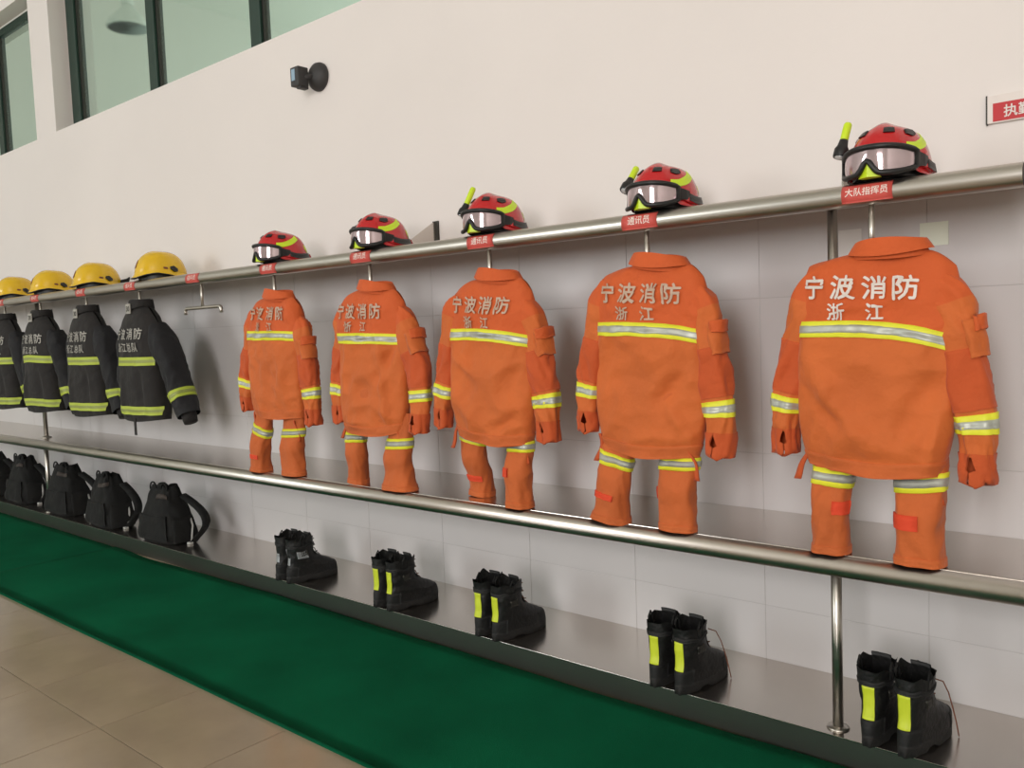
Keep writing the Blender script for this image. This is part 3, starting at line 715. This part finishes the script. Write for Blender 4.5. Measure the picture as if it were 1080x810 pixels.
# ================================================================== helmets
def ang(u):      # wrapped distance from the front (-Y)
    return np.abs((u + PI / 2 + PI) % (2 * PI) - PI)
class Shell:
    def __init__(s, a, b, h, rim, crest=0.0, flare=0.06, p=0.82):
        s.a, s.b, s.h, s.rim, s.crest, s.flare, s.p = a, b, h, rim, crest, flare, p
    def __call__(s, U, V):
        V = np.clip(V, 0.0, 1.0); ph = V * PI / 2; q = ang(U)
        c = np.clip(np.cos(ph), 0, 1) ** s.p
        fl_ = 1 + s.flare * np.clip(1 - V / 0.13, 0, 1) ** 1.5 * np.interp(q, [0, 0.8, 1.6, 2.4, PI], [1.0, 0.35, 0.3, 1.0, 1.5])
        bb = np.where(np.sin(U) > 0, s.b * 1.04, s.b)
        x = s.a * c * fl_ * np.cos(U); y = bb * c * fl_ * np.sin(U)
        zr = np.interp(q, s.rim[0], s.rim[1])
        z = zr * (1 - V) ** 1.6 + s.h * np.sin(ph)
        z = z + s.crest * np.exp(-(x / 0.024) ** 2) * np.clip(V * 2.2 - 0.35, 0, 1) * np.interp(y, [-0.1, -0.04, 0.03, 0.1], [0.3, 1.5, 0.5, 0.0])
        return np.stack([x, y, z], 1)
HELM = 'red rescue helmets on the rail'
def red_helmet(i, x, y, rz, label, torch=(0.05, 0.5, 0.85), tlen=1.0):
    t = thing('rescue_helmet', label, 'helmet', (x, y, 1.8185), rz, HELM)
    t.rotation_euler = (-0.035, 0, rz)
    S = Shell(0.114, 0.14, 0.165, ([0, 0.7, 1.2, 1.7, 2.4, PI], [0.052, 0.045, 0.012, 0.008, 0.026, 0.03]), 0.009, 0.06, 0.66)
    sh = surf('shell', S, 'red_shell', t, 64, 34)
    L = Shell(0.100, 0.124, 0.12, ([0, PI], [0.004, 0.004]), 0, 0.0)
    surf('liner', L, 'black_plastic', t, 48, 14)
    for sd in (-1, 1):
        f = (lambda u: u) if sd > 0 else (lambda u: -PI - u)
        ribbon('reflective_strip', S, [(f(-0.66), 0.30), (f(-0.35), 0.35), (f(0.0), 0.44), (f(0.45), 0.60)], [0.045, 0.065, 0.08, 0.085], 'fluo_helmet', sh, 20, 0.0004, 0.0012)
        ribbon('reflective_strip', S, [(f(0.75), 0.30), (f(0.95), 0.22), (f(1.15), 0.15)], [0.06, 0.07, 0.05], 'fluo_helmet', sh, 10, 0.0004, 0.0012)
        ribbon('vent', S, [(f(-0.62), 0.56), (f(-0.42), 0.58), (f(-0.22), 0.60)], [0.05, 0.08, 0.05], 'black_plastic', sh, 10, 0.0, 0.004)
        ribbon('vent', S, [(f(-1.28), 0.55), (f(-1.12), 0.56), (f(-0.95), 0.56)], [0.06, 0.07, 0.06], 'black_plastic', sh, 8, 0.0, 0.004)
        ribbon('rail_clip', S, [(f(-0.5), 0.14), (f(0.0), 0.10), (f(0.6), 0.10)], [0.05, 0.06, 0.04], 'red_shell', sh, 16, 0.0, 0.007)
    ribbon('neck_adjuster', S, [(1.1, 0.07), (PI / 2, 0.07), (PI - 1.1, 0.07)], [0.05, 0.07, 0.05], 'red_shell', sh, 14, 0.002, 0.012)
    # goggles
    ga, gb = 0.120, 0.150
    def gp(q, z, k=1.0): return (ga * k * math.sin(q), -gb * k * math.cos(q) - 0.004, z)
    zt = lambda q: 0.088 - 0.016 * (abs(q) / 1.15) ** 3
    zb = lambda q: 0.010 + 0.038 * math.exp(-(q / 0.17) ** 2) + 0.02 * (abs(q) / 1.15) ** 4
    qs = np.linspace(-1.12, 1.12, 41)
    gg = obj('goggles', [gp(q, zb(q) + (zt(q) - zb(q)) * j / 6, 0.985 + 0.015 * math.sin(PI * j / 6)) for j in range(7) for q in qs], grid_f(41, 7, False), 'lens', t)
    loop = [gp(q, zb(q)) for q in qs] + [gp(q, zt(q)) for q in qs[::-1]]
    tube('goggle_frame', loop, 0.0085, 'black_plastic', gg, 10, closed=True)
    for sd in (-1, 1):
        V = []
        for q, k in ((1.08, 1.0), (1.2, 1.0), (1.36, 0.99), (1.5, 0.97)):
            a_ = sd * q
            for z in (zb(1.1) + 0.006 * (q - 1) * 2, zt(1.1) - 0.012 * (q - 1) * 2): V.append(gp(a_, z, k + 0.02)); V.append(gp(a_, z, k - 0.04))
        F = []
        for j in range(3):
            b_ = j * 4
            F += [(b_, b_ + 4, b_ + 6, b_ + 2), (b_ + 1, b_ + 3, b_ + 7, b_ + 5), (b_ + 2, b_ + 6, b_ + 7, b_ + 3), (b_, b_ + 1, b_ + 5, b_ + 4)]
        F += [(0, 2, 3, 1), (12, 13, 15, 14)]
        obj('strap_hinge', V, F, 'black_plastic', gg, smooth=False)
    ribbon('goggle_strap', S, [(-0.12, 0.13), (0.5, 0.09), (PI / 2, 0.10), (PI - 0.5, 0.09), (PI + 0.12, 0.13)], 0.055, 'black_plastic', gg, 40, 0.004, 0.004)
    # fluorescent nose guard behind the notch of the goggles
    V = [gp(-0.3, 0.002, 0.93), (0.0, -gb * 0.985 - 0.004, 0.066), gp(0.3, 0.002, 0.93), gp(-0.3, 0.002, 0.8), (0.0, -gb * 0.85, 0.06), gp(0.3, 0.002, 0.8), (0.0, -gb * 1.03, 0.002)]
    obj('nose_guard', V, [(0, 6, 1), (6, 2, 1), (3, 4, 5), (0, 1, 4, 3), (1, 2, 5, 4), (0, 3, 5, 2, 6)], 'fluo_helmet', t, smooth=False)
    # torch clipped on the side
    d = Vector(torch).normalized(); p0 = Vector((-0.118, -0.082, 0.088))
    rot = Vector((0, 0, 1)).rotation_difference(d).to_matrix()
    tr = lathe('torch', [(0.0, 0.0), (0.0205, 0.0), (0.0215, 0.004), (0.0215, 0.026), (0.016, 0.036), (0.0135, 0.05), (0.013, 0.056)], 'black_plastic', t, 20, loc=p0, rot=rot)
    lathe('torch_barrel', [(0.012, 0.056), (0.0125, 0.06), (0.0125, 0.056 + 0.05 * tlen), (0.0095, 0.056 + 0.056 * tlen), (0.0, 0.056 + 0.057 * tlen)], 'fluo_helmet' if tlen > 0.3 else 'black_plastic', tr, 16, loc=p0, rot=rot)
    lathe('torch_lens', [(0.0, -0.0015), (0.015, -0.0015), (0.016, 0.001)], 'torch_lens', tr, 18, loc=p0, rot=rot)
    tube('torch_clip', [p0 + d * 0.045, Vector((-0.112, -0.06, 0.10)), Vector((-0.1, -0.05, 0.095))], 0.009, 'black_plastic', tr, 10)
    return t
red_helmet(0, -0.825, -0.335, -0.12, 'red helmet with goggles and raised torch closest to the open rail end', (0.1, 0.28, 0.95))
red_helmet(1, -1.605, -0.335, -0.10, 'red helmet with goggles and torch, second from the open rail end', (0.05, 0.55, 0.8))
red_helmet(2, -2.43, -0.335, -0.02, 'red helmet with goggles and upright yellow torch, third from the open rail end', (0.2, 0.35, 0.9), 1.4)
red_helmet(3, -3.165, -0.335, -0.06, 'red helmet with goggles beside the bracket plate, fourth from the open rail end', (0.05, 0.7, 0.7))
red_helmet(4, -3.985, -0.335, -0.08, 'red helmet with goggles and black torch above the jacket next to the empty hook', (0.0, 0.97, 0.1), 0.2)

def yellow_helmet(x, y, rz, label, flap=0):
    t = thing('fire_helmet', label, 'helmet', (x, y, 1.8185), rz, 'yellow fire helmets on the rail')
    S = Shell(0.13, 0.16, 0.185, ([0, 0.45, 0.9, 1.35, 1.8, 2.2, 2.7, PI], [0.012, 0.014, 0.03, 0.040, 0.028, 0.008, 0.004, 0.008]), 0.005, 0.13, 0.68)
    sh = surf('shell', S, 'yellow_shell', t, 72, 34)
    tube('rim_trim', [tuple(S(np.array([u]), np.array([0.0]))[0]) for u in np.linspace(0, 2 * PI, 72, endpoint=False)], 0.0035, 'black_plastic', t, 8, closed=True)
    surf('liner', Shell(0.112, 0.136, 0.14, ([0, PI], [0.003, 0.003]), 0, 0.0), 'black_plastic', t, 48, 12)
    for sd in (-1, 1):
        f = (lambda u: u) if sd > 0 else (lambda u: -PI - u)
        ribbon('visor_knob', S, [(f(0.28), 0.19), (f(0.42), 0.18), (f(0.56), 0.17)], [0.03, 0.075, 0.03], 'black_plastic', sh, 12, 0.0, 0.012)
        ribbon('badge', S, [(f(0.02), 0.17), (f(0.1), 0.17), (f(0.18), 0.17)], [0.025, 0.03, 0.025], 'lace', sh, 8, 0.0, 0.002)
    ribbon('front_badge', S, [(-PI / 2 - 0.22, 0.34), (-PI / 2, 0.36), (-PI / 2 + 0.22, 0.34)], [0.08, 0.12, 0.08], 'lace', sh, 12, 0.0, 0.002)
    if flap:
        V = []; n = 14
        for k in range(n):
            u = PI / 2 + (k / (n - 1) - 0.5) * 1.7; rr = 0.158
            for (dr, z) in ((0.0, 0.012), (0.03, 0.02), (0.05, 0.05), (0.058, 0.085), (0.066, 0.085), (0.058, 0.045), (0.036, 0.01), (0.0, 0.003)):
                V.append(((rr * 0.8 + dr) * math.cos(u), (rr + dr) * math.sin(u), z * (1 - 0.35 * abs(k / (n - 1) - 0.5) * 2)))
        F = grid_f(8, n, True) + [tuple(range(8)), tuple(reversed(range((n - 1) * 8, n * 8)))]
        obj('neck_flap', V, F, 'bag', t)
    return t
yellow_helmet(-5.39, -0.30, -0.35, 'glossy yellow fire helmet beside the empty hook, set apart from the other yellow ones')
yellow_helmet(-6.33, -0.30, -0.30, 'yellow fire helmet with a black neck flap curling up behind it', 1)
yellow_helmet(-7.10, -0.30, -0.32, 'yellow fire helmet next to the one with the black neck flap')
yellow_helmet(-7.86, -0.30, -0.3, 'yellow fire helmet above the fourth dark coat from the empty hook')

# ================================================================== boots
class Boot:
    H = 0.232
    def __init__(s, seed, rim): s.seed, s.rimf = seed, rim
    def __call__(s, U, V):
        q = (U + PI / 2) % (2 * PI)
        top = s.H + np.interp(q, *s.rimf)
        z = V * np.where(V > 0.5, s.H + (top - s.H) * (np.clip(V, 0.5, 1) - 0.5) * 2, s.H)
        zz = np.clip(V, 0, 1) * s.H
        yh = cr([0, 0.03, 0.07, 0.11, 0.16, 0.262], [0.004, 0.0, 0.002, 0.012, 0.012, 0.0], zz)
        yt = cr([0, 0.02, 0.05, 0.075, 0.095, 0.118, 0.145, 0.19, 0.262], [0.28, 0.29, 0.29, 0.278, 0.25, 0.2, 0.164, 0.152, 0.158], zz)
        hw = cr([0, 0.03, 0.08, 0.12, 0.19, 0.262], [0.044, 0.047, 0.047, 0.043, 0.046, 0.049], zz)
        c, sn = sg(np.cos(U), 0.85), sg(np.sin(U), 0.85)
        y = (yh + yt) / 2 + (yt - yh) / 2 * sn
        foot = np.clip(1 - (zz - 0.05) / 0.08, 0, 1)
        shape = 1 + foot * np.interp(y, [0.0, 0.07, 0.12, 0.2, 0.29], [-0.2, -0.22, -0.14, 0.0, -0.02])
        f = 0.0035 * nz(U * 1.3 + s.seed, z * 34, 0.5 + s.seed) * np.clip(V * 5 - 0.6, 0, 1)
        fl_ = np.clip(V - 0.78, 0, 1) / 0.22 * np.interp(q, [0, 1.2, 2.0, 2.6, PI, 3.7, 4.3, 5.1, 2 * PI], [0, 0.2, 1, 0.6, 0, 0.6, 1, 0.2, 0]) * 0.009
        x = (hw * shape + f + fl_) * c
        return np.stack([x, y + f * sn, z], 1)
def boot(x, y, rz, label, group, seed, kind):
    t = thing('fire_boot', label, 'boot', (x, y, LOWZ + 0.0005), rz, group)
    r = random.Random(seed)
    pk = [r.uniform(0.006, 0.03) for _ in range(6)]
    B = Boot(seed, ([0, 0.55, 0.95, 1.5, 2.0, 2.45, 2.85, PI, 3.45, 3.9, 4.4, 5.0, 5.5, 5.85, 2 * PI],
                    [0.006, 0.003, 0.004 + pk[1] * 0.3, -0.004, pk[2] + 0.008, 0.008, pk[3] * 0.8, 0.0, pk[4] * 0.8, 0.006, pk[5] + 0.008, -0.004, 0.004 + pk[0] * 0.3, 0.003, 0.006]))
    up = surf('upper', B, 'leather', t, 52, 44, v0=0.1)
    us = np.linspace(0, 2 * PI, 52, endpoint=False)
    # sole with lugs
    V = []; rows = [(0.0, 0.0), (0.0, 1.0), (0.012, 1.0), (0.016, 0.99), (0.03, 1.0), (0.034, 0.97)]
    zl = [0.0, 0.0, 0.013, 0.016, 0.030, 0.036]
    p = B(us, np.full(52, 0.08)); c = np.array([0, 0.14, 0])
    for j in range(1, 6):
        for k in range(52):
            s_ = 1.05 * rows[j][1]; lug = (0.96 if (k // 2) % 2 and j <= 2 else 1.0)
            v = c + (p[k] - c) * s_ * lug; 
            heel = 0.012 if (0.09 < v[1] < 0.13 and j == 1) else 0.0
            V.append((v[0], v[1], zl[j] + heel))
    F = grid_f(52, 5, True) + [tuple(reversed(range(52))), tuple(range(208, 260))]
    obj('sole', V, F, 'sole', t)
    patch('toe_cap', B, 0.55, PI - 0.55, 0.12, 0.335, 'rubber', up, 22, 8, 0.0005, 0.0025)
    patch('heel_counter', B, -PI / 2 - 0.95, -PI / 2 + 0.95, 0.12, 0.36, 'rubber', up, 20, 6, 0.0005, 0.002)
    patch('collar_pad', B, 0, 2 * PI, 0.8, 0.86, 'rubber', up, 52, 3, 0.0005, 0.003, closed=True)
    if kind == 'fluo':
        patch('reflective_strip', B, -PI / 2 - 0.30, -PI / 2 + 0.34, 0.36, 0.80, 'boot_fluo', up, 8, 14, 0.0035, 0.0014)
    else:
        patch('reflective_strip', B, -PI / 2 - 0.3, -PI / 2 + 0.3, 0.42, 0.62, 'boot_grey', up, 8, 8, 0.0012, 0.0014)
        patch('reflective_strip', B, -0.55, 0.1, 0.56, 0.72, 'boot_grey', up, 8, 6, 0.0012, 0.0014)
    for sd in (0.0, PI):
        patch('ankle_badge', B, sd - 0.22, sd + 0.18, 0.60, 0.72, 'steel_dark', up, 6, 4, 0.0012, 0.0014)
    # tongue, laces and pull loops
    tz = np.array([0.125, 0.165, 0.205, 0.24, 0.258]); ty = [0.172, 0.150, 0.142, 0.136, 0.13]
    V = []
    for z, yy in zip(tz, ty):
        for xx in (-0.03, -0.015, 0.015, 0.03): V.append((xx, yy - 6 * xx * xx, z))
    V += [(a, b - 0.006, c_) for a, b, c_ in V]
    F = grid_f(4, 5, False); F = F + [tuple(reversed([i + 20 for i in f])) for f in F] + [(16, 17, 37, 36), (17, 18, 38, 37), (18, 19, 39, 38)]
    obj('tongue', V, F, 'leather', up)
    lc = []
    for k in range(6):
        z = 0.115 + 0.018 * k; yy = cr([0.1, 0.118, 0.145, 0.19, 0.26], [0.222, 0.186, 0.166, 0.157, 0.157], np.array([z]))[0]
        s_ = 1 if k % 2 else -1
        lc += [(-0.022 * s_, yy - 0.002, z), (0.0, yy + 0.004, z + 0.009), (0.022 * s_, yy - 0.002, z + 0.018)]
    tube('laces', lc, 0.0024, 'lace' if kind == 'fluo' else 'rubber', up, 6)
    sx = 1 if seed % 2 else -1
    if seed <= 4: tube('loose_lace', [(0.02, 0.165, 0.2), (0.04 , 0.185, 0.19), (0.048, 0.205, 0.15), (0.053, 0.222, 0.10), (0.06, 0.232, 0.05), (0.062, 0.245, 0.003)], 0.002, 'lace' if kind == 'fluo' else 'rubber', up, 6)
    for sd in (-1, 1):
        tube('pull_loop', [(sd * 0.046, 0.065, 0.2), (sd * 0.05, 0.062, 0.235), (sd * 0.049, 0.075, 0.254), (sd * 0.05, 0.088, 0.235), (sd * 0.046, 0.085, 0.2)], 0.004, 'bag', up, 8)
    return t
PAIRS = [(-0.862, 'black fire boot with yellow heel strip under the jacket closest to the rail end', -0.480, 0.104, -0.1),
         (-1.618, 'black fire boot with yellow heel strip under the second jacket from the rail end', -0.484, 0.104, -0.05),
         (-2.502, 'black fire boot with yellow heel strip under the third jacket from the rail end', -0.474, 0.10, -0.08),
         (-3.178, 'black fire boot with yellow heel strip under the fourth jacket from the rail end', -0.472, 0.10, -0.05),
         (-3.985, 'black fire boot with grey patches below the jacket next to the empty hook', -0.480, 0.105, -0.1)]
for k, (x, lab, y, dx, rz) in enumerate(PAIRS):
    boot(x, y, rz + 0.05, 'left ' + lab, 'pair of boots %s' % ['below first jacket', 'below second jacket', 'below third jacket', 'below fourth jacket', 'below fifth jacket'][k], 2 * k + 1, 'fluo' if k < 4 else 'grey')
    boot(x + dx, y - 0.004, rz - 0.06, 'right ' + lab, 'pair of boots %s' % ['below first jacket', 'below second jacket', 'below third jacket', 'below fourth jacket', 'below fifth jacket'][k], 2 * k + 2, 'fluo' if k < 4 else 'grey')

# ================================================================== bags
def bag(x, y, rz, label, seed, tall=0.36, lean=0.0):
    t = thing('kit_bag', label, 'bag', (x, y, LOWZ + 0.001), rz, 'black kit bags on the plinth')
    def P(U, V):
        V = np.clip(V, 0, 1); zz = V * tall
        hx = cr([0, 0.06, 0.35, 0.62, 0.86, 1.0], [0.195, 0.21, 0.198, 0.165, 0.125, 0.105], V); hy = cr([0, 0.06, 0.35, 0.7, 0.9, 1.0], [0.105, 0.118, 0.115, 0.09, 0.066, 0.05], V)
        f = 0.012 * nz(np.cos(U) * 1.6 + seed, zz * 9, np.sin(U) * 1.6 + seed) + 0.007 * nz(np.cos(U) * 3.5 + seed, zz * 16, np.sin(U) * 3.5)
        f = f + 0.008 * np.clip(V * 3 - 2.1, 0, 1) * np.sin(11 * U + seed)
        z = zz + 0.012 * np.clip(V * 3 - 2, 0, 1) * np.sin(5 * U + seed)
        return np.stack([(hx + f) * sg(np.cos(U), 0.68) + lean * V, (hy + f) * sg(np.sin(U), 0.68), z], 1)
    us = np.linspace(0, 2 * PI, 56, endpoint=False); nv = 36
    U, V = np.meshgrid(us, np.linspace(0, 1, nv)); p = P(U.ravel(), V.ravel())
    top = p[-56:].mean(axis=0) - np.array([0, 0, 0.012]); F = grid_f(56, nv, True)
    p = np.vstack([p, top]); n = 56 * nv
    F += [((nv - 1) * 56 + k, (nv - 1) * 56 + (k + 1) % 56, n) for k in range(56)] + [tuple(reversed(range(56)))]
    b = obj('body', p, F, 'bag', t)
    patch('front_pocket', P, -PI / 2 - 0.75, -PI / 2 + 0.75, 0.08, 0.5, 'bag', t, 22, 10, 0.004, 0.010)
    patch('pocket_trim', P, -PI / 2 + 0.05, -PI / 2 + 0.95, 0.80, 0.87, 'bag_trim', t, 16, 3, 0.004, 0.006)
    patch('side_pocket', P, -0.5, 0.5, 0.05, 0.46, 'bag', t, 14, 8, 0.004, 0.014)
    for k, cx in enumerate((-0.07, 0.062)):
        pts = [(cx + lean + 0.036 * math.cos(a), -0.045, tall - 0.012 + 0.036 * math.sin(a) * 1.1) for a in np.linspace(-0.3, PI + 0.3, 12)]
        tube('carry_loop', pts, 0.0055, 'bag', t, 8)
    lathe('drawcord_knot', [(0.0, tall - 0.02), (0.032, tall - 0.015), (0.036, tall + 0.006), (0.02, tall + 0.024), (0.0, tall + 0.028)], 'bag', t, 14, loc=(lean, -0.02, 0))
    # shoulder strap arching out on the side
    V, F = [], []; n = 18
    for k in range(n):
        a = k / (n - 1); xx = 0.11 + 0.24 * math.sin(PI * a * 0.93) ** 0.9 + 0.10 * a; zz = (tall * 0.80) * (1 - a) ** 0.8 + 0.012; yy = 0.05 - 0.03 * a
        w_ = 0.028
        th = 0.006
        for dy, dz in ((-w_, th), (w_, th), (w_, -th), (-w_, -th)): V.append((xx + lean * (1 - a) + (dz * 0.6), yy + dy, max(0.002, zz + dz)))
    for k in range(n - 1):
        for e in range(4): F.append((k * 4 + e, k * 4 + (e + 1) % 4, k * 4 + 4 + (e + 1) % 4, k * 4 + 4 + e))
    F += [(3, 2, 1, 0), tuple(range(4 * n - 4, 4 * n))]
    st = obj('shoulder_strap', V, F, 'bag', t)
    tube('webbing', [(0.2, 0.05, 0.15), (0.235, 0.04, 0.11), (0.23, 0.035, 0.06), (0.245, 0.02, 0.016), (0.27, 0.0, 0.006)], 0.006, 'buckle', st, 8)
    box('buckle', (0.252, 0.285, -0.02, 0.008, 0.0005, 0.013), 'buckle', st, 0.003)
    return t
bag(-5.45, -0.335, 0.05, 'black drawstring kit bag with arched side strap, below the coat beside the empty hook', 1.0)
bag(-6.29, -0.335, -0.05, 'black kit bag below the second dark coat after the empty hook', 5.0, 0.365, 0.01)
bag(-7.03, -0.325, 0.08, 'black kit bag against the steel post, below the third dark coat', 9.0, 0.375, -0.01)
bag(-7.90, -0.32, 0.0, 'black kit bag on the far side of the steel post, below the fourth dark coat', 13.0, 0.38)
bag(-8.62, -0.32, 0.04, 'black kit bag beyond the fourth dark coat, at the end of the row of bags', 17.0, 0.37)

# ================================================================== on the wall
dv = thing('wall_device', 'dark round device with box-shaped head on the white wall below the windows', 'wall device', (-4.0, 0.0, 2.88))
rt = Matrix.Rotation(PI / 2, 3, 'X')
lathe('round_back', [(0.0, 0.0), (0.078, 0.0), (0.08, 0.012), (0.074, 0.03), (0.05, 0.05), (0.02, 0.06), (0.0, 0.062)], 'device', dv, 32, rot=rt)
tube('arm', [(0.0, -0.05, -0.005), (-0.03, -0.08, -0.01), (-0.06, -0.095, -0.01)], 0.016, 'device', dv, 10)
hd = box('head', (-0.095, -0.02, -0.135, -0.065, -0.06, 0.045), 'device', dv, 0.006)
box('window', (-0.08, -0.05, -0.1375, -0.134, -0.03, 0.032), 'device_window', hd)
box('tilt_bracket', (-0.07, -0.03, -0.115, -0.06, -0.072, -0.055), 'device', dv, 0.004)

sg_ = thing('wall_sign', 'white-headed red sign on the white wall beyond the open rail end', 'sign', (-0.626, 0.0, 2.01))
box('board', (0, 0.62, -0.014, -0.0005, 0, 0.086), 'sign_white', sg_, 0.002)
box('red_panel', (0.016, 0.604, -0.0155, -0.0135, 0.004, 0.060), 'sign_red', sg_)
V, F = text_vf('执勤', 0.016, 0.5); s = 0.04
obj('lettering', [(0.085 + v[0] * s, -0.0162 - v[2], 0.032 + v[1] * s) for v in V], F, 'sign_white', sg_, smooth=False)
box('edge_strip', (-0.004, 0.0, -0.0145, -0.0005, -0.003, 0.087), 'steel_dark', sg_)

tag(box('wall_sticker', (-0.83, -0.742, -0.0022, -0.0008, 1.645, 1.722), 'paper'), 'pale greenish sticker on the tiles behind the jacket closest to the open rail end', 'sticker')
tag(box('tape_patch', (-1.10, -1.02, -0.0022, -0.0008, 1.60, 1.725), 'tape'), 'whitish tape patch on the tiles beside the steel post', 'tape')
